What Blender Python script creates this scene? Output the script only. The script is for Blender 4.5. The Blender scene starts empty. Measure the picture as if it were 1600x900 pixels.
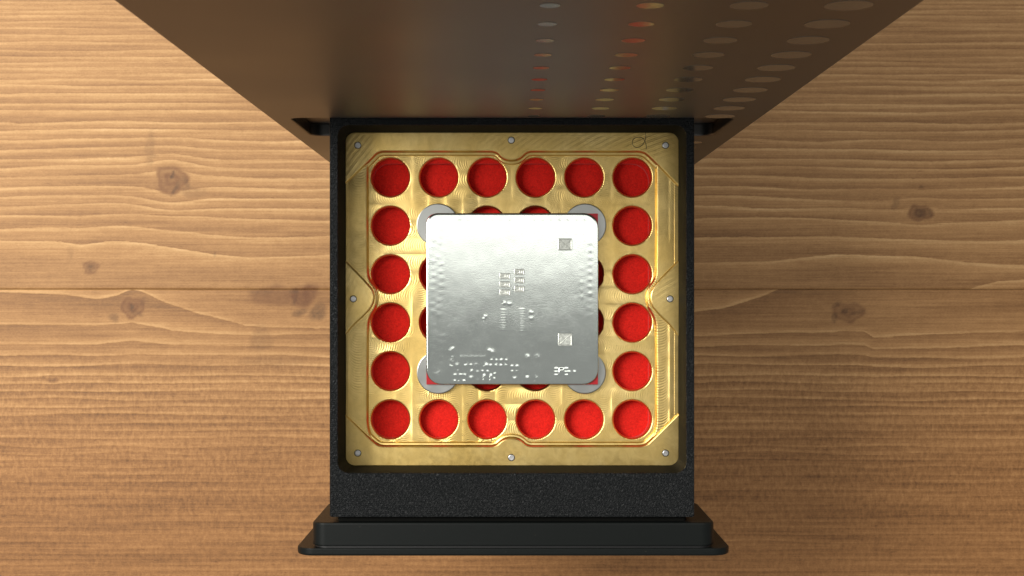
import bpy, math, random
import numpy as np
from mathutils import Vector
from mathutils.geometry import tessellate_polygon

random.seed(4); rng = np.random.default_rng(7)
scene = bpy.context.scene
col = scene.collection
MM = 0.001

# ------------------------------------------------------------------ camera
FPX, CAMZ, NX, NY = 2219.0, 429.0, 795.0, 465.0     # focal length in photo pixels, height above table (mm), nadir pixel
cd = bpy.data.cameras.new('camera'); cam = bpy.data.objects.new('camera', cd); col.objects.link(cam)
cam.location = (0, 0, CAMZ*MM)
cd.sensor_width = 36; cd.lens = FPX/1600*36
cd.shift_x = (800-NX)/1600; cd.shift_y = -(450-NY)/1600
cd.clip_start = 0.005; cd.clip_end = 20
cd.dof.use_dof = True; cd.dof.focus_distance = (CAMZ-103)*MM; cd.dof.aperture_fstop = 100
scene.camera = cam

# ------------------------------------------------------------------ light
w = bpy.data.worlds.new('World'); scene.world = w; w.use_nodes = True
w.node_tree.nodes['Background'].inputs[0].default_value = (1.0, 1.0, 0.97, 1)
w.node_tree.nodes['Background'].inputs[1].default_value = 0.29

def area(name, loc, target, sx, sy, power, color):
    l = bpy.data.lights.new(name, 'AREA'); l.shape = 'RECTANGLE'; l.size = sx; l.size_y = sy
    l.energy = power; l.color = color
    o = bpy.data.objects.new(name, l); col.objects.link(o); o.location = loc
    o.rotation_euler = (Vector(target)-Vector(loc)).to_track_quat('-Z', 'Y').to_euler()
    return o
top = area('ceiling_light', (0.05, 0.337, 0.80), (0.05, 0.337, 0), 0.98, 0.64, 2.5, (1.0, 0.98, 0.93))
win = area('window_light', (-0.46, 0.18, 0.76), (0, 0.0, 0.08), 0.36, 0.36, 8.0, (1.0, 0.97, 0.91))

vs = scene.view_settings
vs.view_transform = 'Standard'; vs.look = 'None'; vs.exposure = 0.0; vs.gamma = 1.0; vs.use_curve_mapping = False
scene.render.engine = 'CYCLES'

# ------------------------------------------------------------------ helpers
def P(px, py, z):
    s = FPX/(CAMZ-z)
    return ((px-NX)/s, (NY-py)/s)
def sc(z): return FPX/(CAMZ-z)

def link(name, me, mats, parent=None):
    o = bpy.data.objects.new(name, me); col.objects.link(o)
    for m in (mats if isinstance(mats, (list, tuple)) else [mats]): me.materials.append(m)
    o.parent = parent
    return o
def empty(name, loc=(0, 0, 0)):
    o = bpy.data.objects.new(name, None); col.objects.link(o); o.empty_display_size = 0.01
    o.location = [c*MM for c in loc]
    return o
def tag(o, label, cat=None, group=None, kind=None):
    o['label'] = label
    if cat: o['category'] = cat
    if group: o['group'] = group
    if kind: o['kind'] = kind
    return o

def area2(l): return 0.5*sum(l[i][0]*l[(i+1) % len(l)][1]-l[(i+1) % len(l)][0]*l[i][1] for i in range(len(l)))
def offset(l, d):
    n = len(l); out = []
    for i in range(n):
        a = Vector(l[i-1]); b = Vector(l[i]); c = Vector(l[(i+1) % n])
        e1 = (b-a); e2 = (c-b)
        if e1.length < 1e-9 or e2.length < 1e-9: out.append(tuple(b)); continue
        e1.normalize(); e2.normalize()
        n1 = Vector((-e1.y, e1.x)); n2 = Vector((-e2.y, e2.x))
        m = (n1+n2); m = m/max(0.5, m.dot(n1)) if m.length > 1e-6 else n1
        out.append((b.x+m.x*d, b.y+m.y*d))
    return out

def plate_mesh(name, loops, z0, z1, bev=0.15, bevb=0.0, upright=False, smooth=12.5, org=(0, 0, 0), profile=None):
    """solid plate (mm) with holes, top edges rounded by bev; upright: loops are (x,z), thickness runs from z0 to z1 along -y"""
    L = []
    for i, l in enumerate(loops):
        l = [tuple(p) for p in l]
        if (area2(l) > 0) != (i == 0): l = l[::-1]
        L.append(l)
    V = []; F = []
    rings = []
    prof = []
    if bevb > 0: prof += [(bevb, z0), (bevb*0.3, z0+bevb*0.3), (0, z0+bevb)]
    else: prof += [(0, z0)]
    if bev > 0: prof += [(0, z1-bev), (bev*0.3, z1-bev*0.3), (bev, z1)]
    else: prof += [(0, z1)]
    if profile: prof = profile
    per = []
    for l in L:
        rr = []
        for d, z in prof:
            ol = offset(l, d) if d != 0 else l
            st = len(V); V += [(p[0], p[1], z) for p in ol]; rr.append(st)
        per.append(rr); n = len(l)
        for a, b in zip(rr[:-1], rr[1:]):
            for i in range(n):
                j = (i+1) % n
                F.append((a+i, a+j, b+j, b+i))
    for k, flip in ((0, True), (-1, False)):
        polys = []; idx = []
        for l, rr in zip(L, per):
            st = rr[k]; polys.append([Vector((V[st+i][0], V[st+i][1], 0)) for i in range(len(l))]); idx += list(range(st, st+len(l)))
        for t in tessellate_polygon(polys):
            f = [idx[i] for i in t]
            a, b, c = [V[i] for i in f]
            up = ((b[0]-a[0])*(c[1]-a[1])-(b[1]-a[1])*(c[0]-a[0])) > 0
            if up == flip: f = f[::-1]
            F.append(tuple(f))
    if upright: V = [(x, -z, y) for x, y, z in V]
    V = [((x-org[0])*MM, (y-org[1])*MM, (z-org[2])*MM) for x, y, z in V]
    me = bpy.data.meshes.new(name); me.from_pydata(V, [], F); me.update()
    me.polygons.foreach_set('use_smooth', [True]*len(me.polygons))
    me.set_sharp_from_angle(angle=math.radians(smooth))
    return me
def rrect(x0, y0, x1, y1, r, n=8):
    pts = []
    for cx, cy, a0 in ((x1-r, y0+r, -90), (x1-r, y1-r, 0), (x0+r, y1-r, 90), (x0+r, y0+r, 180)):
        for i in range(n+1):
            a = math.radians(a0+90*i/n); pts.append((cx+r*math.cos(a), cy+r*math.sin(a)))
    return pts
def circ(cx, cy, r, n=40): return [(cx+r*math.cos(2*math.pi*i/n), cy+r*math.sin(2*math.pi*i/n)) for i in range(n)]
def smooth_path(pts, it=3):
    """open Chaikin smoothing, end points kept"""
    for _ in range(it):
        q = [pts[0]]
        for a, b in zip(pts[:-1], pts[1:]):
            q.append((a[0]*.75+b[0]*.25, a[1]*.75+b[1]*.25)); q.append((a[0]*.25+b[0]*.75, a[1]*.25+b[1]*.75))
        q.append(pts[-1]); pts = q
    return pts
def smoothstep(a, b, x):
    t = np.clip((x-a)/(b-a), 0, 1); return t*t*(3-2*t)

# ------------------------------------------------------------------ materials
class NT:
    def __init__(s, name):
        s.m = bpy.data.materials.new(name); s.m.use_nodes = True; s.t = s.m.node_tree; s.n = s.t.nodes
        s.b = s.n['Principled BSDF']
        s.co = s.n.new('ShaderNodeTexCoord')
    def new(s, t, **k):
        n = s.n.new(t)
        for a, v in k.items(): setattr(n, a, v)
        return n
    def ln(s, a, b): s.t.links.new(a, b)
    def inp(s, sock, v):
        if hasattr(v, 'is_linked') or hasattr(v, 'links'): s.ln(v, sock)
        else: sock.default_value = v
    def math(s, op, a, b=0.0, c=0.0, clamp=False):
        n = s.new('ShaderNodeMath', operation=op); n.use_clamp = clamp
        s.inp(n.inputs[0], a); s.inp(n.inputs[1], b)
        if op in ('MULTIPLY_ADD', 'SMOOTH_MIN', 'WRAP'): s.inp(n.inputs[2], c)
        return n.outputs[0]
    def mapping(s, scale, loc=(0, 0, 0), rot=(0, 0, 0), vec=None):
        n = s.new('ShaderNodeMapping'); n.inputs['Scale'].default_value = scale; n.inputs['Location'].default_value = loc; n.inputs['Rotation'].default_value = rot
        s.ln(vec if vec is not None else s.co.outputs['Object'], n.inputs['Vector']); return n.outputs[0]
    def noise(s, scale, detail=3, rough=0.5, vec=None, dist=0.0, out=0):
        """scale = cycles per mm (xyz)"""
        if not isinstance(scale, tuple): scale = (scale,)*3
        n = s.new('ShaderNodeTexNoise'); n.inputs['Scale'].default_value = 1.0; n.inputs['Detail'].default_value = detail
        n.inputs['Roughness'].default_value = rough; n.inputs['Distortion'].default_value = dist
        s.ln(s.mapping(tuple(c*1000 for c in scale), vec=vec), n.inputs['Vector']); return n.outputs[out]
    def ramp(s, f, stops, interp='LINEAR'):
        n = s.new('ShaderNodeValToRGB'); n.color_ramp.interpolation = interp
        e = n.color_ramp.elements
        while len(e) < len(stops): e.new(0.5)
        for el, (p, c) in zip(e, stops):
            el.position = p; el.color = (c, c, c, 1) if not isinstance(c, tuple) else (*c, 1)
        s.ln(f, n.inputs[0]); return n.outputs[0]
    def mix(s, f, a, b, mode='MIX'):
        n = s.new('ShaderNodeMix', data_type='RGBA', blend_type=mode)
        s.inp(n.inputs[0], f)
        for sock, v in ((n.inputs[6], a), (n.inputs[7], b)):
            if isinstance(v, tuple): sock.default_value = (*v, 1)
            else: s.ln(v, sock)
        return n.outputs[2]
    def range(s, f, a, b, c, d):
        n = s.new('ShaderNodeMapRange'); s.ln(f, n.inputs[0])
        for i, v in enumerate((a, b, c, d)): n.inputs[i+1].default_value = v
        return n.outputs[0]
    def bump(s, h, dist_mm, strength=1.0, prev=None):
        n = s.new('ShaderNodeBump'); n.inputs['Strength'].default_value = strength; n.inputs['Distance'].default_value = dist_mm*MM
        s.ln(h, n.inputs['Height'])
        if prev is not None: s.ln(prev, n.inputs['Normal'])
        return n.outputs[0]
    def set(s, **k):
        for a, v in k.items():
            sock = s.b.inputs[a.replace('_', ' ')]
            if isinstance(v, tuple) and len(v) == 3: v = (*v, 1)
            s.inp(sock, v)
        return s.m

def m_wood():
    k = NT('stained_pine')
    ag = k.new('ShaderNodeAttribute', attribute_name='ring'); g = ag.outputs['Fac']
    asn = k.new('ShaderNodeAttribute', attribute_name='stain'); sep = k.new('ShaderNodeSeparateColor'); k.ln(asn.outputs['Color'], sep.inputs[0])
    red, grey, chat = sep.outputs[0], sep.outputs[1], sep.outputs[2]
    ac = k.new('ShaderNodeAttribute', attribute_name='contrast'); con = ac.outputs['Fac']
    wob = k.noise((0.025, 0.25, 1), 3, 0.6)
    wob2 = k.noise((0.35, 0.35, 1), 2, 0.6)
    aw = k.new('ShaderNodeAttribute', attribute_name='ring_width'); W = aw.outputs['Fac']
    mmw = k.math('ADD', k.math('MULTIPLY', k.math('SUBTRACT', wob, 0.5), 1.1), k.math('MULTIPLY', k.math('SUBTRACT', wob2, 0.5), 0.5))
    gg = k.math('ADD', g, k.math('DIVIDE', mmw, k.math('MAXIMUM', W, 2.2)))
    t = k.math('FRACT', gg)
    dd = k.math('MULTIPLY', k.math('SUBTRACT', 1.0, t), W)
    lite = k.ramp(k.math('DIVIDE', dd, 6.0), [(0.0, 0.35), (0.035, 0.92), (0.09, 1.0), (0.17, 0.52), (0.38, 0.20), (1.0, 0.0)])
    rise = k.ramp(t, [(0.0, 0.0), (0.12, 0.02), (0.7, 0.75), (1.0, 1.0)])
    saw = k.math('ADD', k.math('MULTIPLY', lite, 0.62), k.math('MULTIPLY', rise, 0.38))
    # ring contrast varies along the board
    cv = k.range(k.noise((0.02, 0.12, 1), 2), 0.3, 0.7, 0.45, 1.1)
    saw = k.math('MULTIPLY', k.math('SUBTRACT', saw, 0.42), k.math('MULTIPLY', cv, con))
    streak = k.math('SUBTRACT', k.noise((0.03, 1.6, 1), 4, 0.65), 0.5)
    streak2 = k.math('SUBTRACT', k.noise((0.012, 0.20, 1), 3, 0.6), 0.5)
    pores = k.math('SUBTRACT', k.noise((1.3, 2.6, 1), 3, 0.6), 0.5)
    # short cross ticks from the plane blades
    tick = k.math('SUBTRACT', k.noise((0.95, 0.42, 1), 3, 0.7, dist=0.3), 0.5)
    tick = k.math('MULTIPLY', tick, chat)
    tone = k.math('MULTIPLY_ADD', saw, 0.52, 0.50)
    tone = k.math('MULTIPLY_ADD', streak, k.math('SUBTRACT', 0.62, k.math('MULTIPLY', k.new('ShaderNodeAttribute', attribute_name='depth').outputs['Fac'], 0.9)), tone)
    tone = k.math('MULTIPLY_ADD', streak2, 0.55, tone)
    tone = k.math('MULTIPLY_ADD', pores, 0.34, tone)
    tone = k.math('MULTIPLY_ADD', tick, 1.5, tone)
    dash = k.ramp(k.noise((0.22, 2.4, 1), 2, 0.5, dist=0.2), [(0.66, 0.0), (0.74, 1.0)])
    tone = k.math('MULTIPLY_ADD', dash, -0.16, tone)
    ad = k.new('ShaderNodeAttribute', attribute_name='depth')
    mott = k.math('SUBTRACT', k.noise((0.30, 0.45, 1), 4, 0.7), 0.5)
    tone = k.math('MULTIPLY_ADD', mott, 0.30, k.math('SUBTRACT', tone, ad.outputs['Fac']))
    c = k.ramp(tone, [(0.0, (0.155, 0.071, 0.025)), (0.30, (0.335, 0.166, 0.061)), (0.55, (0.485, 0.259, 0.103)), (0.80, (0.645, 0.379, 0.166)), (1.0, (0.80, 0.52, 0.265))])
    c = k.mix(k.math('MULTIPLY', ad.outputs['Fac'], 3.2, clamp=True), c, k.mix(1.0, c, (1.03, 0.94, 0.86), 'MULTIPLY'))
    sp = k.noise((0.5, 0.5, 1), 4, 0.7)
    c = k.mix(k.math('MULTIPLY', red, k.range(sp, 0.3, 0.7, 0.65, 1.0)), c, (0.165, 0.064, 0.025))
    c = k.mix(k.math('MULTIPLY', grey, k.range(sp, 0.35, 0.65, 0.4, 1.0)), c, (0.06, 0.032, 0.018))
    h = k.math('ADD', saw, k.math('ADD', k.math('MULTIPLY', streak, 0.6), k.math('MULTIPLY', tick, 0.8)))
    n = k.bump(h, 0.10, 0.30)
    n = k.bump(pores, 0.08, 0.5, n)
    return k.set(Base_Color=c, Roughness=k.range(tone, 0, 1, 0.50, 0.62), Normal=n, Specular_IOR_Level=0.30)

def m_housing():
    k = NT('black_anodised_metal')
    f = k.noise(3.0, 3, 0.6); b = k.noise((0.02, 0.02, 0.02), 2)
    n = k.bump(f, 0.02, 0.55)
    return k.set(Base_Color=(0.165, 0.162, 0.155), Metallic=1.0, Roughness=k.range(b, 0.3, 0.7, 0.42, 0.48), Normal=n)
def m_dot():
    k = NT('polished_dot_lacquer')
    return k.set(Base_Color=(0.14, 0.112, 0.08), Metallic=0.0, Specular_IOR_Level=0.35, Roughness=k.range(k.noise(1.5, 2), 0.3, 0.7, 0.10, 0.18))
def m_plastic():
    k = NT('printed_black_plastic')
    vec = k.mapping((1, 1, 1), rot=(0, 0, 0.5))
    a = k.noise((2.6, 1.3, 1), 3, 0.6, vec=vec, dist=0.6); b = k.noise((1.1, 1.1, 1), 2)
    # extrusion lines that follow the edges
    sx = k.new('ShaderNodeSeparateXYZ'); k.ln(k.co.outputs['Object'], sx.inputs[0])
    ln = k.math('SINE', k.math('MULTIPLY', sx.outputs[1], 2*math.pi/0.00045))
    h = k.math('ADD', k.ramp(a, [(0.35, 0.0), (0.62, 1.0)]), k.math('MULTIPLY', ln, 0.10))
    n = k.bump(h, 0.16, 1.0)
    return k.set(Base_Color=(0.0045, 0.0055, 0.0060), Roughness=k.range(b, 0.3, 0.7, 0.30, 0.42), Normal=n, Specular_IOR_Level=0.22)
def m_plastic_side():
    k = NT('printed_black_plastic_wall')
    sx = k.new('ShaderNodeSeparateXYZ'); k.ln(k.co.outputs['Object'], sx.inputs[0])
    ln = k.math('SINE', k.math('MULTIPLY', sx.outputs[2], 2*math.pi/0.0006))
    h = k.math('ADD', k.math('MULTIPLY', ln, 0.3), k.noise((0.5, 0.5, 4), 3))
    return k.set(Base_Color=(0.009, 0.009, 0.008), Roughness=0.58, Normal=k.bump(h, 0.03, 0.6), Specular_IOR_Level=0.012)
def m_front():
    k = NT('satin_black_moulding')
    f = k.noise(2.2, 4, 0.7); d = k.noise(1.1, 3, 0.75)
    dust = k.ramp(d, [(0.70, 0.0), (0.78, 1.0)])
    c = k.mix(k.math('MULTIPLY', dust, 0.35), (0.006, 0.0075, 0.007), (0.16, 0.15, 0.11))
    return k.set(Base_Color=c, Roughness=k.range(f, 0.3, 0.7, 0.36, 0.48), Normal=k.bump(f, 0.02, 0.5), Specular_IOR_Level=0.17)

def m_brass(name, mode):
    k = NT(name)
    sx = k.new('ShaderNodeSeparateXYZ'); k.ln(k.co.outputs['Object'], sx.inputs[0])
    X = k.math('MULTIPLY', sx.outputs[0], 1000.0); Y = k.math('MULTIPLY', sx.outputs[1], 1000.0)
    wn = k.noise(0.13, 3, 0.6); wn2 = k.noise(0.5, 3, 0.6)
    wv = k.math('MULTIPLY', k.math('SUBTRACT', wn2, 0.5), 0.45)
    def arcs(x, y, R, pitch):
        r = k.math('SQRT', k.math('ADD', k.math('POWER', x, 2.0), k.math('POWER', y, 2.0)))
        ph = k.math('ADD', r, wv)
        return k.math('SINE', k.math('MULTIPLY', ph, 2*math.pi/pitch))
    def passes(u, v, width, R, pitch, off=0.0):
        """cutter marks: circular arcs repeating along v inside strips of the given width in u"""
        q = k.math('ADD', k.math('DIVIDE', u, width), off)
        idx = k.math('FLOOR', q)
        lu = k.math('MULTIPLY', k.math('SUBTRACT', k.math('FRACT', q), 0.5), width)
        arc = k.math('SQRT', k.math('SUBTRACT', R*R, k.math('POWER', lu, 2.0)))
        wn_ = k.new('ShaderNodeTexWhiteNoise', noise_dimensions='1D'); k.ln(idx, wn_.inputs['W'])
        sgn = k.math('SUBTRACT', k.math('MULTIPLY', k.math('GREATER_THAN', wn_.outputs[0], 0.5), 2.0), 1.0)
        ph = k.math('ADD', k.math('ADD', v, k.math('MULTIPLY', arc, sgn)), k.math('MULTIPLY', wv, 1.2))
        s_ = k.math('SINE', k.math('MULTIPLY', ph, 2*math.pi/pitch))
        edge = k.math('POWER', k.math('ABSOLUTE', k.math('MULTIPLY', lu, 2.0/width)), 10.0)
        return k.math('ADD', s_, k.math('MULTIPLY', edge, 0.25)), wn_.outputs[0]
    if mode == 'floor':
        a, ra = passes(X, Y, 3.9, 2.15, 0.50)
        b, rb = passes(Y, X, 3.9, 2.15, 0.55, 0.3)
        selm = k.ramp(k.noise(0.075, 1, 0.4), [(0.46, 0.0), (0.54, 1.0)])
        h = k.mix(selm, a, b)
        tonei = k.mix(selm, ra, rb)
        amp, fine = 0.0175, 0.8
    elif mode == 'ledge':
        a, ra = passes(X, Y, 5.0, 2.6, 0.62, 0.65); h = a; tonei = ra; amp, fine = 0.022, 0.7
    else:
        h1 = arcs(k.math('SUBTRACT', X, 64.0), k.math('SUBTRACT', Y, -44.0), 1, 1.15)
        h2 = arcs(k.math('SUBTRACT', X, 64.0), k.math('SUBTRACT', Y, -44.0), 1, 0.43)
        up = k.range(Y, -8.0, 12.0, 0.0, 1.6); h = k.math('MULTIPLY', up, k.math('ADD', k.math('MULTIPLY', h1, 0.55), k.math('MULTIPLY', h2, 0.35))); tonei = wn; amp, fine = 0.0145, 1.0
    mod = k.range(wn, 0.35, 0.65, 0.25, 1.25)
    h = k.math('MULTIPLY', h, mod)
    scr = k.noise((0.25, 6, 1), 3, 0.7, vec=k.mapping((1, 1, 1), rot=(0, 0, 0.8)))
    h = k.math('ADD', h, k.math('MULTIPLY', scr, fine))
    n = k.bump(h, amp, 0.8)
    f = k.noise(0.9, 4, 0.7)
    bl = k.noise(0.06, 3, 0.6)
    c = k.mix(k.range(bl, 0.35, 0.65, 0.0, 1.0), (0.80, 0.56, 0.185), (0.90, 0.68, 0.28))
    c = k.mix(k.math('MULTIPLY', k.ramp(f, [(0.60, 0.0), (0.80, 1.0)]), 0.18), c, (0.48, 0.33, 0.12))
    tar = k.ramp(k.noise((0.30, 0.22, 1), 6, 0.72, dist=1.2), [(0.40, 0.0), (0.66, 1.0)])
    c = k.mix(k.math('MULTIPLY', tar, 0.42), c, (0.55, 0.36, 0.10))
    r = k.math('ADD', k.range(f, 0.3, 0.7, 0.31, 0.39), k.math('MULTIPLY', k.math('SUBTRACT', tonei, 0.5), 0.10))
    return k.set(Base_Color=c, Metallic=1.0, Roughness=r, Normal=n)
def m_felt():
    k = NT('red_felt')
    f = k.noise(2.6, 4, 0.8); g = k.noise(0.7, 3, 0.6)
    c = k.mix(k.range(f, 0.3, 0.7, 0, 1), (0.46, 0.007, 0.005), (0.92, 0.024, 0.015))
    c = k.mix(k.range(g, 0.3, 0.7, 0, 0.30), c, (0.88, 0.024, 0.015))
    return k.set(Base_Color=c, Roughness=0.9, Specular_IOR_Level=0.1, Sheen_Weight=0.15, Normal=k.bump(f, 0.25, 0.9))
def m_foil():
    k = NT('embossed_aluminium_foil')
    a = k.noise(4.6, 3, 0.7); b = k.noise(0.35, 3, 0.6); v = k.noise((1.6, 1.9, 1), 3, 0.7)
    n = k.bump(a, 0.010, 0.9); n = k.bump(v, 0.005, 0.6, n)
    return k.set(Base_Color=(0.80, 0.85, 0.80), Metallic=1.0, Roughness=k.range(b, 0.3, 0.7, 0.07, 0.12), Normal=n)
def m_pad():
    k = NT('stamped_foil_pad')
    return k.set(Base_Color=(0.70, 0.72, 0.66), Metallic=1.0, Roughness=k.range(k.noise(2.0, 2), 0.3, 0.7, 0.30, 0.42), Normal=k.bump(k.noise(2.4, 3), 0.05, 0.8))
def m_foil_edge():
    k = NT('cut_foil_edge')
    return k.set(Base_Color=(0.86, 0.88, 0.82), Metallic=1.0, Roughness=k.range(k.noise(2.0, 2), 0.3, 0.7, 0.35, 0.5))
def m_steel(name, c, r0, r1):
    k = NT(name)
    f = k.noise((0.4, 5, 1), 3, 0.6); b = k.noise(0.8, 3)
    return k.set(Base_Color=c, Metallic=1.0, Roughness=k.range(b, 0.3, 0.7, r0, r1), Normal=k.bump(f, 0.012, 0.6))
def m_magnet():
    k = NT('nickel_plate')
    sx = k.new('ShaderNodeSeparateXYZ'); k.ln(k.co.outputs['Object'], sx.inputs[0])
    r = k.math('SQRT', k.math('ADD', k.math('POWER', sx.outputs[0], 2.0), k.math('POWER', sx.outputs[1], 2.0)))
    rings = k.math('SINE', k.math('MULTIPLY', k.math('ADD', r, k.math('MULTIPLY', k.noise(0.6, 2), 0.0001)), 2*math.pi/0.0005))
    return k.set(Base_Color=(0.44, 0.45, 0.43), Metallic=1.0, Roughness=k.range(k.noise(0.25, 2), 0.3, 0.7, 0.28, 0.36), Normal=k.bump(rings, 0.0012, 0.4))
def m_simple(name, c, r, metal=0.0):
    k = NT(name); f = k.noise(2.0, 3)
    cc = k.mix(k.range(f, 0.3, 0.7, 0, 1), tuple(x*0.88 for x in c), tuple(min(1, x*1.08) for x in c))
    return k.set(Base_Color=cc, Roughness=r, Metallic=metal)

M_WOOD = m_wood(); M_HOUS = m_housing(); M_DOT = m_dot(); M_PL = m_plastic(); M_PLS = m_plastic_side(); M_FRONT = m_front()
M_BF = m_brass('milled_brass_floor', 'floor'); M_BL = m_brass('milled_brass_ledge', 'ledge'); M_BD = m_brass('flycut_brass_rim', 'deck')
M_FELT = m_felt(); M_FOIL = m_foil(); M_FE = m_foil_edge(); M_PAD = m_pad()
M_MAG = m_magnet(); M_PIN = m_steel('steel_pin', (0.78, 0.77, 0.76), 0.30, 0.45)
M_PCB = m_simple('red_solder_mask', (0.42, 0.006, 0.012), 0.35); M_SILK = m_simple('white_silkscreen', (0.75, 0.62, 0.58), 0.6)
M_HAIR = m_simple('dark_hair', (0.045, 0.03, 0.012), 0.45); M_DARK = m_simple('dark_interior', (0.008, 0.008, 0.008), 0.5)

# ------------------------------------------------------------------ wooden table
S0 = sc(0)
def wx(px): return (np.asarray(px, float)-NX)/S0
SEAM_Y = (NY-452)/S0
def coords(core0, core1, step, far0, far1):
    a = list(np.arange(core0, core1+1e-6, step)); d = step; lo = [core0]; hi = [a[-1]]
    while lo[-1] > far0: d *= 1.25; lo.append(lo[-1]-min(d, 12))
    d = step
    while hi[-1] < far1: d *= 1.25; hi.append(hi[-1]+min(d, 12))
    return np.array(lo[1:][::-1]+a+hi[1:])
KN = [  # px, py, rx, ry (photo px), red, dark
    (268, 281, 25, 24, .85, .0), (142, 418, 13, 11, .8, .45), (207, 480, 20, 17, .95, .0),
    (1437, 333, 21, 13, .9, .7), (1326, 488, 27, 16, .75, .15), (82, 594, 10, 4, .6, .6), (1440, 292, 5, 4, .5, .6)]
SPOT = [  # darker / redder patches: px, py, rx, ry, angle, red, dark
    (270, 274, 3.2, 8, .25, .2, .95), (276, 292, 3.5, 18, .55, .2, .50), (291, 285, 4.0, 13, -.45, .1, .40), (258, 286, 12, 10, 0, .4, 0),
    (142, 418, 4, 4, 0, .2, .7), (206, 479, 4, 5, 0, .2, .75), (212, 489, 14, 4, .4, .3, .35), (178, 496, 9, 7, .6, .1, .5), (225, 470, 5, 10, .5, .2, .25),
    (1441, 333, 5, 7, 0, .2, .65), (1452, 334, 5, 6, 0, .2, .5), (1320, 486, 6, 4, 0, .5, .75), (1340, 488, 14, 3, -.2, .3, .45), (1304, 496, 5, 9, .1, .1, .5), (1307, 476, 10, 4, -.6, .1, .35),
    (474, 462, 28, 19, -.35, 1.0, .05), (428, 461, 40, 18, .0, .75, .05), (461, 468, 3, 11, .35, .0, .45), (460, 455, 9, 4, 0, .1, .6), (497, 488, 13, 17, .6, .15, .62), (468, 489, 14, 6, -.3, .25, .5), (410, 456, 22, 5, 0, .4, .25),
    (234, 232, 8, 30, .05, .1, .20), (238, 244, 8, 4, 0, .1, .25), (234, 253, 8, 3, 0, .1, .3), (300, 300, 24, 10, .1, .1, .20), (408, 530, 18, 24, 0, .05, .25), (1400, 318, 6, 12, .4, .05, .35), (335, 397, 2, 4, 0, .0, .5),
    (430, 565, 60, 10, 0, .05, .15), (110, 395, 6, 12, 0, .1, .12)]
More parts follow.
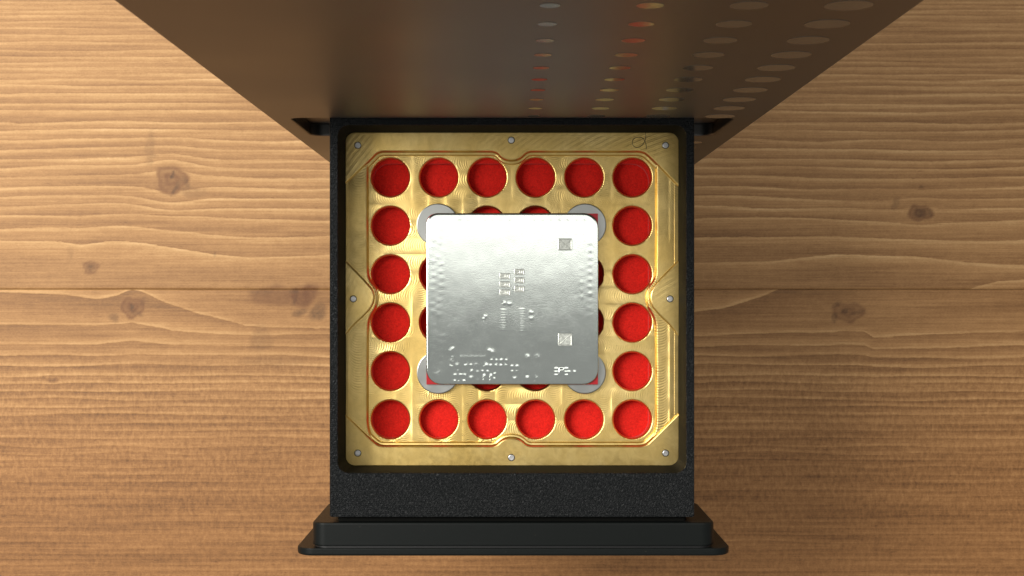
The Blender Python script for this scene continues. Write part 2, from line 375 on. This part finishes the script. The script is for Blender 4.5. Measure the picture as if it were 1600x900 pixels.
def plank(name, sgn, parent):
    xs = coords(-168, 168, 0.6, -620, 620)
    us = coords(0.0, 96, 0.5, 0, 430); us = us[us >= 0]
    us[0] = 0.035
    X, U = np.meshgrid(xs, us); Y = SEAM_Y+sgn*U
    # ring curves: list of u(x) in mm
    def smoothn(amp, wl, seed):
        r = np.random.default_rng(seed); k = np.zeros_like(xs)
        for i in range(5):
            k += r.normal()*np.sin(2*math.pi*xs/(wl*r.uniform(.6, 1.8))+r.uniform(0, 6.28))
        return amp*k/2.2
    if sgn > 0:
        base = [52, 84, 111, 128, 143, 159, 176, 191, 203, 220, 234, 249, 261, 279, 290, 306, 318]
        sp = 11.0
        first = np.interp(xs, wx([-400, 0, 100, 125, 175, 215, 280, 330, 390, 450, 510, 800, 1085, 1200, 1300, 1430, 1500, 1560, 1600, 1900]),
                          [78, 77, 74, 70, 76, 74, 64, 56, 50, 52, 55, 48, 42, 44, 54, 52, 44, 38, 37, 40])
    else:
        base = [58, 85, 103, 119, 136, 147, 160, 172, 184, 196, 210, 221, 233, 246, 257]
        sp = 11.5
        first = np.interp(xs, wx([-400, 0, 100, 150, 180, 207, 235, 270, 320, 400, 510, 800, 1085, 1180, 1270, 1300, 1315, 1350, 1365, 1400, 1500, 1600, 1900]),
                          [52, 56, 56, 57, 52, 46, 56, 66, 69, 72, 70, 70, 74, 70, 69, 66, 62, 64, 76, 74, 70, 66, 62])
    while base[-1] < 2400:
        base.append(base[-1]+sp*random.uniform(.75, 1.3)); sp = max(7.0, sp*0.985) if base[-1] < 460 else 9
    curves = [first/S0]
    # a smooth offset shared by neighbouring rings, fading away from the seam
    dev0 = first-base[0]
    sl = smoothn(1.0, 160, 11+sgn)
    for i, b in enumerate(base[1:]):
        c = (b + dev0*math.exp(-(i+1)/1.3) + 4.0*sl*math.exp(-i/9) + smoothn(1.3, 60, 100*sgn+i+200))/S0
        curves.append(np.maximum(c, curves[-1]+0.35))
    if sgn > 0:
        z0 = np.interp(xs, wx([-400, 1505, 1530, 1560, 1600, 1900]), [-40, -3, 6, 13, 15, 18])/S0
    else:
        z0 = np.interp(xs, wx([-400, 0, 100, 150, 185, 207, 230, 300, 385, 420, 520, 1000, 1085, 1130, 1190, 1215, 1260, 1900]),
                       [4, 5, 8, 16, 14, 5, 12, 35, 58, 60, 62, 60, 36, 30, 12, 0, -14, -60])/S0
    curves = [np.minimum(z0, curves[0]-0.4)] + curves
    C = np.array(curves)                                   # n x nx
    # knots bend the rings
    Ue = U.copy(); red = np.zeros_like(U); grey = np.zeros_like(U)
    for px, py, rx, ry, r_, d_ in KN:
        kx, ky = (px-NX)/S0, (NY-py)/S0; ku = (ky-SEAM_Y)*sgn
        if ku < -1: continue
        q = ((X-kx)/(rx/S0*1.7))**2+((U-ku)/(ry/S0*1.5))**2
        Ue = ku+(Ue-ku)*(1-0.62*np.exp(-q))
        e = np.sqrt(((X-kx)/(rx/S0))**2+((U-ku)/(ry/S0))**2)
        th = np.arctan2(U-ku, X-kx); e = e*(1+.10*np.sin(3*th+px)+.07*np.sin(5*th+py))
        mk = 1-smoothstep(0.80, 1.10, e)
        red = np.maximum(red, r_*mk*(0.80+0.20*np.cos(e*12+2.2))); grey = np.maximum(grey, d_*mk*(1-smoothstep(0.1, 0.9, e)))
    for px, py, rx, ry, an, r_, d_ in SPOT:
        kx, ky = (px-NX)/S0, (NY-py)/S0
        if (ky-SEAM_Y)*sgn < -4: continue
        ca, sa = math.cos(an), math.sin(an)
        dx, dy = X-kx, Y-ky
        e = np.sqrt(((dx*ca-dy*sa)/(rx/S0))**2+((dx*sa+dy*ca)/(ry/S0))**2)
        e = e*(1+.12*np.sin(3*np.arctan2(dy, dx)+px)); mk = 1-smoothstep(0.60, 1.15, e)
        red = np.maximum(red, r_*mk); grey = np.maximum(grey, d_*mk)
    G = np.zeros_like(U); RW = np.zeros_like(U)
    for j in range(len(xs)):
        c = C[:, j]; u = Ue[:, j]
        g = np.interp(u, c, np.arange(len(c)))
        lo = u < c[0]; g[lo] = (u[lo]-c[0])/12.0
        G[:, j] = g
        wd = np.append(np.diff(c), 2.0); wd[0] = max(wd[0], 2.0)
        RW[:, j] = np.where(lo, 12.0, wd[np.clip(g.astype(int), 0, len(wd)-1)])
    ud = U*S0
    if sgn > 0:
        con = 1.0-0.35*smoothstep(250, 420, ud); chat = 0.05*np.ones_like(U); shade = np.zeros_like(U)
    else:
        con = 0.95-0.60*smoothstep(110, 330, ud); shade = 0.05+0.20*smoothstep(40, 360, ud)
        chat = (0.05+0.40*smoothstep(70, 150, ud)*(1-0.45*smoothstep(300, 420, ud)))
    con = con*(1-np.clip(red*1.1, 0, .9))
    nx, ny = len(xs), len(us)
    # slightly rounded long edge at the joint
    Z = -0.11*(1-smoothstep(0.0, 0.5, U))
    Vt = np.stack([X*MM, Y*MM, Z*MM], -1).reshape(-1, 3)
    i = np.arange(ny-1)[:, None]*nx+np.arange(nx-1)[None, :]
    F = np.stack([i, i+1, i+1+nx, i+nx], -1).reshape(-1, 4)
    if sgn < 0: F = F[:, ::-1]
    # closed board: sides and underside
    nv = len(Vt); T = 26.0
    cor = [(xs[0], us[0]), (xs[-1], us[0]), (xs[-1], us[-1]), (xs[0], us[-1])]
    extra = [(x*MM, (SEAM_Y+sgn*u)*MM, -T*MM) for x, u in cor]
    b0, b1 = list(range(nx)), [nx-1+nx*r for r in range(ny)]
    b2, b3 = [nx*(ny-1)+c for c in range(nx)][::-1], [nx*r for r in range(ny)][::-1]
    polys = [b0[::-1]+[nv, nv+1], b1[::-1]+[nv+1, nv+2], b2[::-1]+[nv+2, nv+3], b3[::-1]+[nv+3, nv], [nv+3, nv+2, nv+1, nv]]
    if sgn < 0: polys = [p[::-1] for p in polys]
    me = bpy.data.meshes.new(name)
    me.from_pydata(np.vstack([Vt, np.array(extra)]).tolist(), [], F.tolist()+polys); me.update()
    z4 = np.zeros(4)
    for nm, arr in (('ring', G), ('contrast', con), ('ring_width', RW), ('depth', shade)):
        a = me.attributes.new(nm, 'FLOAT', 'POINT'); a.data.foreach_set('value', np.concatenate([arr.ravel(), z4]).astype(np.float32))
    a = me.attributes.new('stain', 'FLOAT_COLOR', 'POINT')
    rgba = np.stack([red, grey, chat, np.ones_like(U)], -1).reshape(-1, 4); rgba = np.vstack([rgba, np.zeros((4, 4))])
    a.data.foreach_set('color', rgba.astype(np.float32).ravel())
    me.polygons.foreach_set('use_smooth', [True]*len(F)+[False]*5)
    return link(name, me, M_WOOD, parent)
table = tag(empty('table_top'), 'honey stained pine table top of two boards with knots', kind='structure')
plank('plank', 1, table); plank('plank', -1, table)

# ------------------------------------------------------------------ black housing
WY = 39.9                                     # plane of the front panel
HX0, HX1, HZ = -53.1, 55.9, 266.0
house = tag(empty('metal_housing', (1.4, WY, 0)), 'tall black satin metal housing with polished dots, standing behind the drawer', 'housing')
HO = (1.4, WY, 0)
def hp(name, me, mats): return link(name, me, mats, house)
OX0, OX1, OZ0, OZ1 = -48.7, 50.2, 78.5, 113.6
fp = plate_mesh('front_panel', [rrect(HX0, 0.3, HX1, HZ, 1.2, 5), rrect(OX0, OZ0, OX1, OZ1, 3.2)], -WY-3.0, -WY, 0.35, 0.2, upright=True, org=HO)
hp('front_panel', fp, M_HOUS)
# four-sided shell behind it, its own corner radius
sh = plate_mesh('shell', [rrect(HX0+.02, WY+3.05, HX1-.02, WY+118, 1.2, 5), rrect(HX0+3, WY+3.02, HX1-3, WY+115, 1.0, 4)], 0.3, HZ-2.6, 0.2, org=HO)
hp('shell', sh, M_HOUS)
hp('lid', plate_mesh('lid', [rrect(HX0+.02, WY+3.05, HX1-.02, WY+118, 1.2, 5)], HZ-2.5, HZ, 0.5, org=HO), M_HOUS)
hp('guide_plate', plate_mesh('guide_plate', [rrect(HX0+3.2, 40, HX1-3.2, 150, 1.0), rrect(OX0+4.2, OZ0+2.0, OX1-4.2, OZ1-2.0, 2.0)], -WY-9, -WY-6, 0.2, upright=True, org=HO), M_DARK)
z_row0, rstep = 116.8, 13.15
dot_me = {}
for cx, dia in ((5.6, 2.9), (19.3, 3.8), (32.8, 5.3), (46.4, 6.6)):
    me = plate_mesh('polished_dot', [circ(0, 0, dia/2, 32)], 0, 0.06, 0.02, upright=True)
    first = True
    for r in range(-8, 11):
        z = z_row0+r*rstep
        if OZ0-4 < z < OZ1+2 or z > HZ-6 or z < 9: continue
        if first: o = hp('polished_dot', me, M_DOT); first = False
        else: o = bpy.data.objects.new('polished_dot', me); col.objects.link(o); o.parent = house
        o.location = ((cx-HO[0])*MM, -0.003*MM, z*MM)

# ------------------------------------------------------------------ drawer
ZT = 112.0
x0, _ = P(515, 0, ZT); x1, _ = P(1085, 0, ZT); _, yf = P(0, 808, ZT)
ix0, iy1 = P(528, 195.5, ZT); ix1, iy0 = P(1072, 739, ZT)
DO = ((x0+x1)/2, 0, 80)
drawer = tag(empty('drawer', DO), 'black textured plastic drawer pulled out of the housing, holding the brass tray', 'drawer')
fr = plate_mesh('frame', [rrect(x0, yf, x1, 47.0, 0.5, 4), rrect(ix0, iy0, ix1, iy1, 2.4, 10)], 83.0, ZT, 0.22, org=DO)
o = link('frame', fr, [M_PL, M_PLS], drawer)
for p in fr.polygons: p.material_index = 0 if p.normal.z > 0.2 else 1
link('base', plate_mesh('base', [rrect(x0+.05, yf+.05, x1-.05, 46.9, 0.5, 4)], 80.0, 82.9, 0.0, 0.4, org=DO), M_PLS, drawer)
# front: stepped moulding, plug then wider flange
pxl, _ = P(486, 0, ZT); pxr, _ = P(1118, 0, ZT); fxl, _ = P(461, 0, ZT); fxr, _ = P(1143, 0, ZT)
_, yp0 = P(0, 817, ZT); _, yp1 = P(0, 853.5, ZT); _, yq0 = P(0, 857, ZT); _, yq1 = P(0, 869, ZT)
front = link('front_plate', plate_mesh('front_plate', [rrect(pxl, 79.4, pxr, ZT-.2, 3.2, 10)], -yp0, -yp1, 0.25, 0.45, upright=True, org=DO), M_FRONT, drawer)
link('step', plate_mesh('step', [rrect(pxl+.4, 79.8, pxr-.4, ZT-1.0, 3.0, 8)], -yp1+.02, -yq0+.02, 0.0, upright=True), M_DARK, front)
link('flange', plate_mesh('flange', [rrect(fxl, 76.0, fxr, ZT-.1, 4.2, 12)], -yq0, -yq1, 0.5, 0.22, upright=True, org=(0, 0, 0)), M_FRONT, front)
for o in front.children: o.location = [-c*MM for c in DO]
link('neck', plate_mesh('neck', [rrect(x0+1.5, 82, x1-1.5, ZT-3.0, 0.6, 4)], -yf-.3, -yp0+.3, 0.0, upright=True, org=DO), M_PLS, drawer)

# ------------------------------------------------------------------ brass tray
ZA, ZB, ZC = 98.0, 97.3, 96.2
bx0, by1 = P(540, 207, ZA); bx1, by0 = P(1060.5, 727.5, ZA)
TO = ((bx0+bx1)/2, (by0+by1)/2, 92)
tray = tag(empty('brass_tray', TO), 'milled brass tray with a six by six grid of round holes, set in the drawer', 'tray')
def bp(name, me, m, par=None): return link(name, me, m, par or tray)
HCX = [610, 685.5, 761, 836.7, 912.5, 988]; HCY = [277, 352.5, 428.3, 504, 580, 655.5]
hr = 31.0/sc(ZC)
holes = []; ctr = {}
for j, py in enumerate(HCY):
    for i, px in enumerate(HCX):
        c = P(px, py, ZC); ctr[i, j] = c; holes.append(circ(c[0], c[1], hr, 48))
bp('floor_plate', plate_mesh('floor_plate', [rrect(bx0+.03, by0+.03, bx1-.03, by1-.03, 2.0)]+holes, 94.9, ZC, org=TO, profile=[(-.30, 94.9), (-.30, ZC-.75), (-.08, ZC-.2), (.05, ZC-.05), (.20, ZC)]), M_BF)
bp('base_frame', plate_mesh('base_frame', [rrect(bx0+.03, by0+.03, bx1-.03, by1-.03, 2.0), rrect(bx0+2.6, by0+2.6, bx1-2.6, by1-2.6, 2.0)], 90.2, 94.88, 0.0, 0.2, org=TO), M_BF)
PA = [(-1.15, ZC-1), (-1.15, ZC), (-0.95, ZC+.65), (-0.82, ZC+.72), (-0.52, ZC+.80), (-0.44, ZC+.86), (-0.10, ZA-.10), (0.10, ZA)]
PB = [(-.55, ZC-1), (-.55, ZC), (-.42, ZC+.25), (-.12, ZB-.12), (0.08, ZB)]
def pp(l, z): return [P(a, b, z) for a, b in l]
CR = 14  # outer corner radius px
def outer_corner(cx, cy, a0, a1, n=8): return [(cx+CR*math.cos(math.radians(a0+(a1-a0)*i/n)), cy-CR*math.sin(math.radians(a0+(a1-a0)*i/n))) for i in range(n+1)]
# upper rim: inner edge left to right, then back along the outer edge
inner = smooth_path([(540, 284), (579, 247), (590, 235), (612, 235), (755, 235), (776, 235), (786, 247), (799, 249.5), (812, 247), (823, 235), (842, 235), (985, 235), (1006, 235), (1019, 246), (1060.5, 289)])
top_rim = inner+outer_corner(1060.5-CR, 207+CR, 0, 90)+outer_corner(540+CR, 207+CR, 90, 180)
bp('upper_rim', plate_mesh('upper_rim', [pp(top_rim, ZA)], ZC-1.0, ZA, org=TO, profile=PA), M_BD)
inner = smooth_path([(1060.5, 648), (1020, 688), (1008, 699), (986, 699), (842, 699), (823, 699), (812, 688), (799, 685.5), (786, 688), (775, 699), (756, 699), (612, 699), (592, 699), (580, 690), (540, 651)])
low_rim = inner+outer_corner(540+CR, 727.5-CR, 180, 270)+outer_corner(1060.5-CR, 727.5-CR, 270, 360)
bp('lower_rim', plate_mesh('lower_rim', [pp(low_rim, ZA)], ZC-1.0, ZA, org=TO, profile=PA), M_BD)
tabl = smooth_path([(540, 410), (551, 421), (573, 444), (583, 456), (583, 473), (572, 488), (550, 507), (540, 520)])
bp('side_tab', plate_mesh('side_tab', [pp(tabl, ZA)], ZC-1.0, ZA, org=TO, profile=PA), M_BD)
tabr = smooth_path([(1060.5, 409), (1050, 420), (1028, 442), (1017.5, 456), (1017.5, 473), (1028, 488), (1050, 508), (1060.5, 523)])
bp('side_tab', plate_mesh('side_tab', [pp(tabr, ZA)], ZC-1.0, ZA, org=TO, profile=PA), M_BD)
# side ledges between rim and pocket
inl = smooth_path([(597, 237), (580, 243), (572, 257), (572, 285), (572, 420), (574, 437), (587, 454), (587, 477), (576, 493), (572, 510), (572, 640), (572, 668), (580, 688), (597, 697)])
bp('side_ledge', plate_mesh('side_ledge', [pp([(541, 697)]+[(541, 237)]+inl, ZB)], ZC-1.0, ZB, org=TO, profile=PB), M_BL)
inr = [(2*799.9-a, b) for a, b in inl]
bp('side_ledge', plate_mesh('side_ledge', [pp([(1059.5, 697), (1059.5, 237)]+inr, ZB)], ZC-1.0, ZB, org=TO, profile=PB), M_BL)
# thin raised fence along the outer edge of the ledges
for a, b, c, d in ((540.5, 545.5, 277, 418), (540.5, 545.5, 512, 658), (1053.5, 1060, 282, 418), (1053.5, 1060, 514, 655)):
    bp('edge_lip', plate_mesh('edge_lip', [pp([(a, c), (a, d), (b, d-5), (b, c+5)], ZB)], ZC-1.0, ZB+.09, 0.07, org=TO), M_BL)
pin_me = plate_mesh('pin', [circ(0, 0, 4.6/sc(ZA), 24)], -1.0, 0.12, 0.1)
ring_me = plate_mesh('pin_seat', [circ(0, 0, 5.6/sc(ZA), 24), circ(0, 0, 4.7/sc(ZA), 24)], -0.5, 0.03, 0.0)
for n_, (px, py) in enumerate(((559, 227), (799, 219), (1040, 227), (552, 467), (1047, 467), (559, 708), (799, 715), (1040, 708))):
    c = P(px, py, ZA)
    if n_ == 0: a = link('pin', pin_me, M_PIN, tray); b = link('pin_seat', ring_me, M_DARK, a)
    else:
        a = bpy.data.objects.new('pin', pin_me); col.objects.link(a); a.parent = tray
        b = bpy.data.objects.new('pin_seat', ring_me); col.objects.link(b); b.parent = a
    a.location = ((c[0]-TO[0])*MM, (c[1]-TO[1])*MM, (ZA-TO[2])*MM)

# ------------------------------------------------------------------ red felt liner under the holes
ZF = 93.1
fx1, fy1 = P(1012.5, 257, ZF); fx0, fy0 = P(583, 683, ZF)
felt = empty('felt_liner', ((fx0+fx1)/2, (fy0+fy1)/2, 90.2)); FO = ((fx0+fx1)/2, (fy0+fy1)/2, 90.2)
tag(felt, 'bright red felt liner seen through the round holes of the brass tray', 'felt liner')
link('felt_floor', plate_mesh('felt_floor', [rrect(fx0, fy0, fx1, fy1, 4.0)], 90.25, ZF, 0.0, org=FO), M_FELT, felt)
link('felt_wall', plate_mesh('felt_wall', [rrect(fx0-1.6, fy0-1.6, fx1+1.6, fy1+1.6, 4.5), rrect(fx0+.02, fy0+.02, fx1-.02, fy1-.02, 4.0)], 90.26, 94.8, 0.3, org=FO), M_FELT, felt)

# ------------------------------------------------------------------ magnets
ZM = ZC+1.6
mag_me = plate_mesh('round_magnet', [circ(0, 0, 5.0, 56)], 0.02, 1.6, 0.22)
for n_, (px, py, where) in enumerate(((684.0, 351.5, 'upper left'), (914.0, 351.5, 'upper right'), (684.5, 582, 'lower left'), (913.5, 582, 'lower right'))):
    c = P(px, py, ZM)
    if n_ == 0: o = link('round_magnet', mag_me, M_MAG)
    else: o = bpy.data.objects.new('round_magnet', mag_me); col.objects.link(o)
    o.location = (c[0]*MM, c[1]*MM, ZC*MM)
    tag(o, 'silver disc magnet under the %s corner of the foil plate' % where, 'magnet', 'disc magnets under the foil plate')

# ------------------------------------------------------------------ foil covered red board
ZP0 = ZM+.02; ZP1 = ZP0+1.0; ZFO = ZP1+0.55
qx0, qy1 = P(666.3, 333.6, ZP1); qx1, qy0 = P(934.3, 600.8, ZP1)
BO = ((qx0+qx1)/2, (qy0+qy1)/2, ZP0)
board = tag(empty('circuit_board', BO), 'square red circuit board under embossed silver foil, held on four magnets', 'circuit board')
link('board', plate_mesh('board', [[(qx0, qy0), (qx1, qy0), (qx1, qy1), (qx0+2.2, qy1)]+[(qx0+2.2-2.2*math.sin(a*math.pi/12), qy1-2.2+2.2*math.cos(a*math.pi/12)) for a in range(1, 6)]+[(qx0, qy1-2.2)]], ZP0, ZP1, 0.05, org=BO), M_PCB, board)
def arc_strip(cx, cy, r, w, a0, a1, n=14):
    o_ = [(cx+(r+w)*math.cos(math.radians(a0+(a1-a0)*i/n)), cy+(r+w)*math.sin(math.radians(a0+(a1-a0)*i/n))) for i in range(n+1)]
    i_ = [(cx+r*math.cos(math.radians(a0+(a1-a0)*i/n)), cy+r*math.sin(math.radians(a0+(a1-a0)*i/n))) for i in range(n+1)]
    return o_+i_[::-1]
link('printed_line', plate_mesh('printed_line', [arc_strip(qx1-2.9, qy0+2.9, 2.25, .16, -90, 0)], ZP1-.02, ZP1+.02, 0.0, org=BO), M_SILK, board)
SF = sc(ZFO)
ex0, ey1 = P(666.0, 333.0, ZFO); ex1, ey0 = P(935.0, 600.5, ZFO)
def foil():
    n = 270
    xs = np.linspace(ex0, ex1, n); ys = np.linspace(ey0, ey1, n)
    X, Y = np.meshgrid(xs, ys)
    H = np.zeros_like(X)
    def pos(px, py): return (px-NX)/SF, (NY-py)/SF
    def blob(px, py, r, h, ry=None, p=2):
        cx, cy = pos(px, py); a = r/SF; b = (ry or r)/SF
        q = (np.abs((X-cx)/a)**p+np.abs((Y-cy)/b)**p)
        H[:] += h*np.exp(-q*1.4)
    def box(px, py, w, h_, z):
        blob(px, py, w/2, z, h_/2, 6)
    r = np.random.default_rng(3)
    # pin grid pressed through along three sides
    for i in range(18): blob(692+i*13, 346.5, 4, -0.015*r.uniform(.4, 1.2))
    for i in range(22):
        blob(677+r.normal(), 352+i*11.2, 5.5, 0.006*r.uniform(.2, 1.4), 4.2); blob(689+r.normal()*2, 357+i*11.2, 5.5, 0.006*r.uniform(.1, 1.5), 4.2)
    for i in range(11):
        blob(922, 380+i*11.3, 4.2, 0.013*r.uniform(.6, 1.3)*(1 if i < 8 else .4))
        if 2 < i < 8: blob(909, 385+i*11.3, 4.2, 0.008*r.uniform(.4, 1.2))
    # components at the lower edge
    B = [(705, 549, 5.5), (708, 545, 3), (768, 551, 6), (764, 547, 3), (706, 564, 3.6), (705, 572, 3.4), (714, 571, 4.4), (728, 571, 4.2), (736, 571, 3), (744, 571, 4), (759.5, 571.5, 4.6),
         (736.5, 580, 3.2), (746, 582, 3.8), (711, 587, 3.8), (719, 586, 2.8), (726, 587, 3.4), (736, 591, 4.6), (711, 596, 3.4), (717, 597, 2.8), (725, 596, 3.4), (746, 596, 4.6),
         (754, 580.5, 2.4), (762, 580.5, 2.4), (773, 584, 2.8), (772, 592, 2.8), (800, 573, 3), (808, 573, 3), (800, 581, 3), (808, 581, 3.2), (804, 591, 3.8),
         (824, 558, 4.6), (839, 558, 4.6), (824, 591, 4.6), (838.5, 591, 4.6), (889.5, 581.5, 2.8), (897.5, 581.5, 2.8),
         (788, 473.5, 2.8), (796, 474.5, 2.8), (830, 488, 3.2), (830, 497, 3.2), (758.5, 494, 2.8), (756, 498, 2.0)]
    B += [(768+7.7*i, 563.2, 2.7) for i in range(4)]+[(767+7.8*i, 571.4, 2.7) for i in range(4)]
    for a, b, c in B: blob(a, b, c*0.9, 0.050*r.uniform(.6, 1.2)); blob(a+c*.5*r.normal(), b+c*.5*r.normal(), c*.45, -0.025)
    for a in (756.5, 767): box(a, 592, 4.2, 15, 0.07)
    for i in range(18): blob(719.5+i*2.25, 558, 1.0, 0.022, 3.2)
    for i in range(13): blob(786.5, 484+i*2.6, 4.2, 0.03, 0.9)
    for i in range(14): blob(815.5, 483+i*2.6, 4.2, 0.03, 0.9)
    box(877, 581, 8, 11, 0.13)
    for s_ in (-1, 1):
        for d in (-5, 0, 5): blob(877+8*s_, 581+d, 2.6, 0.08, 1.5)
    # soft waviness of thin foil, and corner dent
    for i in range(60):
        a = r.uniform(0, 6.28); wl = r.uniform(2.5, 16); ph = r.uniform(0, 6.28)
        H[:] += 0.00011*wl**0.75*np.sin((X*math.cos(a)+Y*math.sin(a))*2*math.pi/wl+ph)
    for i in range(90):
        blob(r.uniform(672, 930), r.uniform(338, 596), r.uniform(1.5, 5), r.normal()*0.0018)
    blob(683, 590, 16, 0.05, 14)
    # edges turn down
    d = np.minimum(np.minimum(X-ex0, ex1-X), np.minimum(Y-ey0, ey1-Y))
    H *= smoothstep(0.0, 0.8, d)
    H += -0.10*(1-smoothstep(0, 0.45, d))**2
    # rounded corners: clamp outside points on to the arc
    R = np.where((X < (ex0+ex1)/2) & (Y > (ey0+ey1)/2), 2.7, 3.5)
    cxs = np.where(X < (ex0+ex1)/2, ex0+R, ex1-R); cys = np.where(Y < (ey0+ey1)/2, ey0+R, ey1-R)
    out = (((X < ex0+R) | (X > ex1-R)) & ((Y < ey0+R) | (Y > ey1-R)))
    dx, dy = X-cxs, Y-cys; rr = np.hypot(dx, dy)+1e-9
    f = np.where(out & (rr > R), R/rr, 1.0)
    m_ = np.maximum(np.abs(dx), np.abs(dy))
    f = np.where(out, np.where(rr > 1e-6, m_/rr, 1.0), 1.0)       # square to disc, keeps the grid regular
    X2 = np.where(out, cxs+dx*f, X); Y2 = np.where(out, cys+dy*f, Y)
    H = np.where(out & (m_ > R-.45), -0.10*((m_-R+.45)/.45)**2+H*0.3, H)
    V = np.stack([X2, Y2, ZFO+H], -1).reshape(-1, 3)
    i = np.arange(n-1)[:, None]*n+np.arange(n-1)[None, :]
    F = np.stack([i, i+1, i+1+n, i+n], -1).reshape(-1, 4).tolist()
    # skirt down to the board and underside rim
    border = list(range(n))+[n*k+n-1 for k in range(1, n)]+[n*(n-1)+k for k in range(n-2, -1, -1)]+[n*k for k in range(n-2, 0, -1)]
    nv = len(V); bot = V[border].copy(); bot[:, 2] = ZP1+0.01
    V = np.vstack([V, bot]); m = len(border); nf = len(F)
    F += [(border[(k+1) % m], border[k], nv+k, nv+(k+1) % m) for k in range(m)]
    V = (V-np.array(BO))*MM
    me = bpy.data.meshes.new('foil_cover'); me.from_pydata(V.tolist(), [], F); me.update()
    me.polygons.foreach_set('use_smooth', [True]*nf+[False]*m)
    me.materials.append(M_FOIL); me.materials.append(M_FE)
    me.polygons.foreach_set('material_index', [0]*nf+[1]*m)
    o = bpy.data.objects.new('foil_cover', me); col.objects.link(o); o.parent = board
    return o
cover = foil()
def pad(px, py, w, h, cross, z=0.10):
    cx, cy = (px-NX)/SF, (NY-py)/SF; w /= SF; h /= SF
    zb, zt = ZFO-0.12, ZFO+z
    loops = [rrect(-w/2, -h/2, w/2, h/2, 0.25, 4), rrect(-w/2+.30, -h/2+.30, w/2-.30, h/2-.30, 0.15, 3)]
    me = plate_mesh('embossed_pad', loops, 0, zt-zb, 0.10)
    o = link('embossed_pad', me, M_PAD, cover)
    o.location = ((cx-BO[0])*MM, (cy-BO[1])*MM, (zb-BO[2])*MM)
    f_ = link('pad_field', plate_mesh('pad_field', [rrect(-w/2+.28, -h/2+.28, w/2-.28, h/2-.28, 0.1, 2)], 0, 0.12+z*.25, 0.0), M_PAD, cover); f_.location = o.location
    return o, (cx, cy, w, h, zb, zt)
def bar(name, x0_, y0_, x1_, y1_, wd, zb, zt, par, loc):
    d = Vector((x1_-x0_, y1_-y0_)); L_ = d.length; d.normalize(); n_ = Vector((-d.y, d.x))*wd/2
    pts = [(x0_+n_.x, y0_+n_.y), (x0_-n_.x, y0_-n_.y), (x1_-n_.x, y1_-n_.y), (x1_+n_.x, y1_+n_.y)]
    return plate_mesh(name, [pts], 0, zt-zb, min(0.06, wd*.3))
for px, py, w_, h_, kind in ((883, 382, 22, 19, 'x'), (883, 530.5, 22, 20, 'x'), (789, 431.5, 17, 9.5, 'l'), (789, 444.5, 17, 9.5, 'l'), (789, 457, 17, 10, 'l'), (811.5, 425, 16, 9.5, 'l'), (811.5, 438, 16, 9.5, 'l'), (811.5, 451.5, 16, 10, 'l')):
    o, (cx, cy, w, h, zb, zt) = pad(px, py, w_, h_, kind == 'x', 0.10)
    ww, hh = w/2-.32, h/2-.32
    segs = [(-ww, -hh, ww, hh), (-ww, hh, -.12, .10), (.12, -.10, ww, -hh)] if kind == 'x' else [(-ww, -hh*.2, -ww*.2, hh*.6), (ww*.1, -hh*.6, ww*.2, hh*.8), (ww*.6, -hh*.7, ww*.8, hh*.5)]
    for s_ in segs:
        me = bar('ridge', *s_, 0.26, zb, zt-.015, None, None)
        q = link('ridge', me, M_PAD, o); q.parent = cover; q.location = o.location

# ------------------------------------------------------------------ stray hair lying on the brass
hp_ = [(1008, 203), (1009, 213), (1007.5, 220), (1003, 227), (997, 230.5), (991, 229), (988, 223), (990.5, 217), (997, 214.5), (1004, 216), (1009, 224), (1010, 233)]
cu = bpy.data.curves.new('hair', 'CURVE'); cu.dimensions = '3D'; cu.bevel_depth = 0.055*MM; cu.bevel_resolution = 2
sp_ = cu.splines.new('BEZIER'); sp_.bezier_points.add(len(hp_)-1)
for b, (px, py) in zip(sp_.bezier_points, hp_):
    z = ZA+0.10+0.12*random.random(); c = P(px, py, z); b.co = (c[0]*MM, c[1]*MM, z*MM); b.handle_left_type = b.handle_right_type = 'AUTO'
ho = bpy.data.objects.new('tmp', cu); col.objects.link(ho)
dg = bpy.context.evaluated_depsgraph_get(); hm = bpy.data.meshes.new_from_object(ho.evaluated_get(dg)); hm.materials.clear()
bpy.data.objects.remove(ho)
hm.polygons.foreach_set('use_smooth', [True]*len(hm.polygons))
tag(link('stray_hair', hm, M_HAIR), 'thin dark curled hair lying on the upper right brass rim', 'hair')
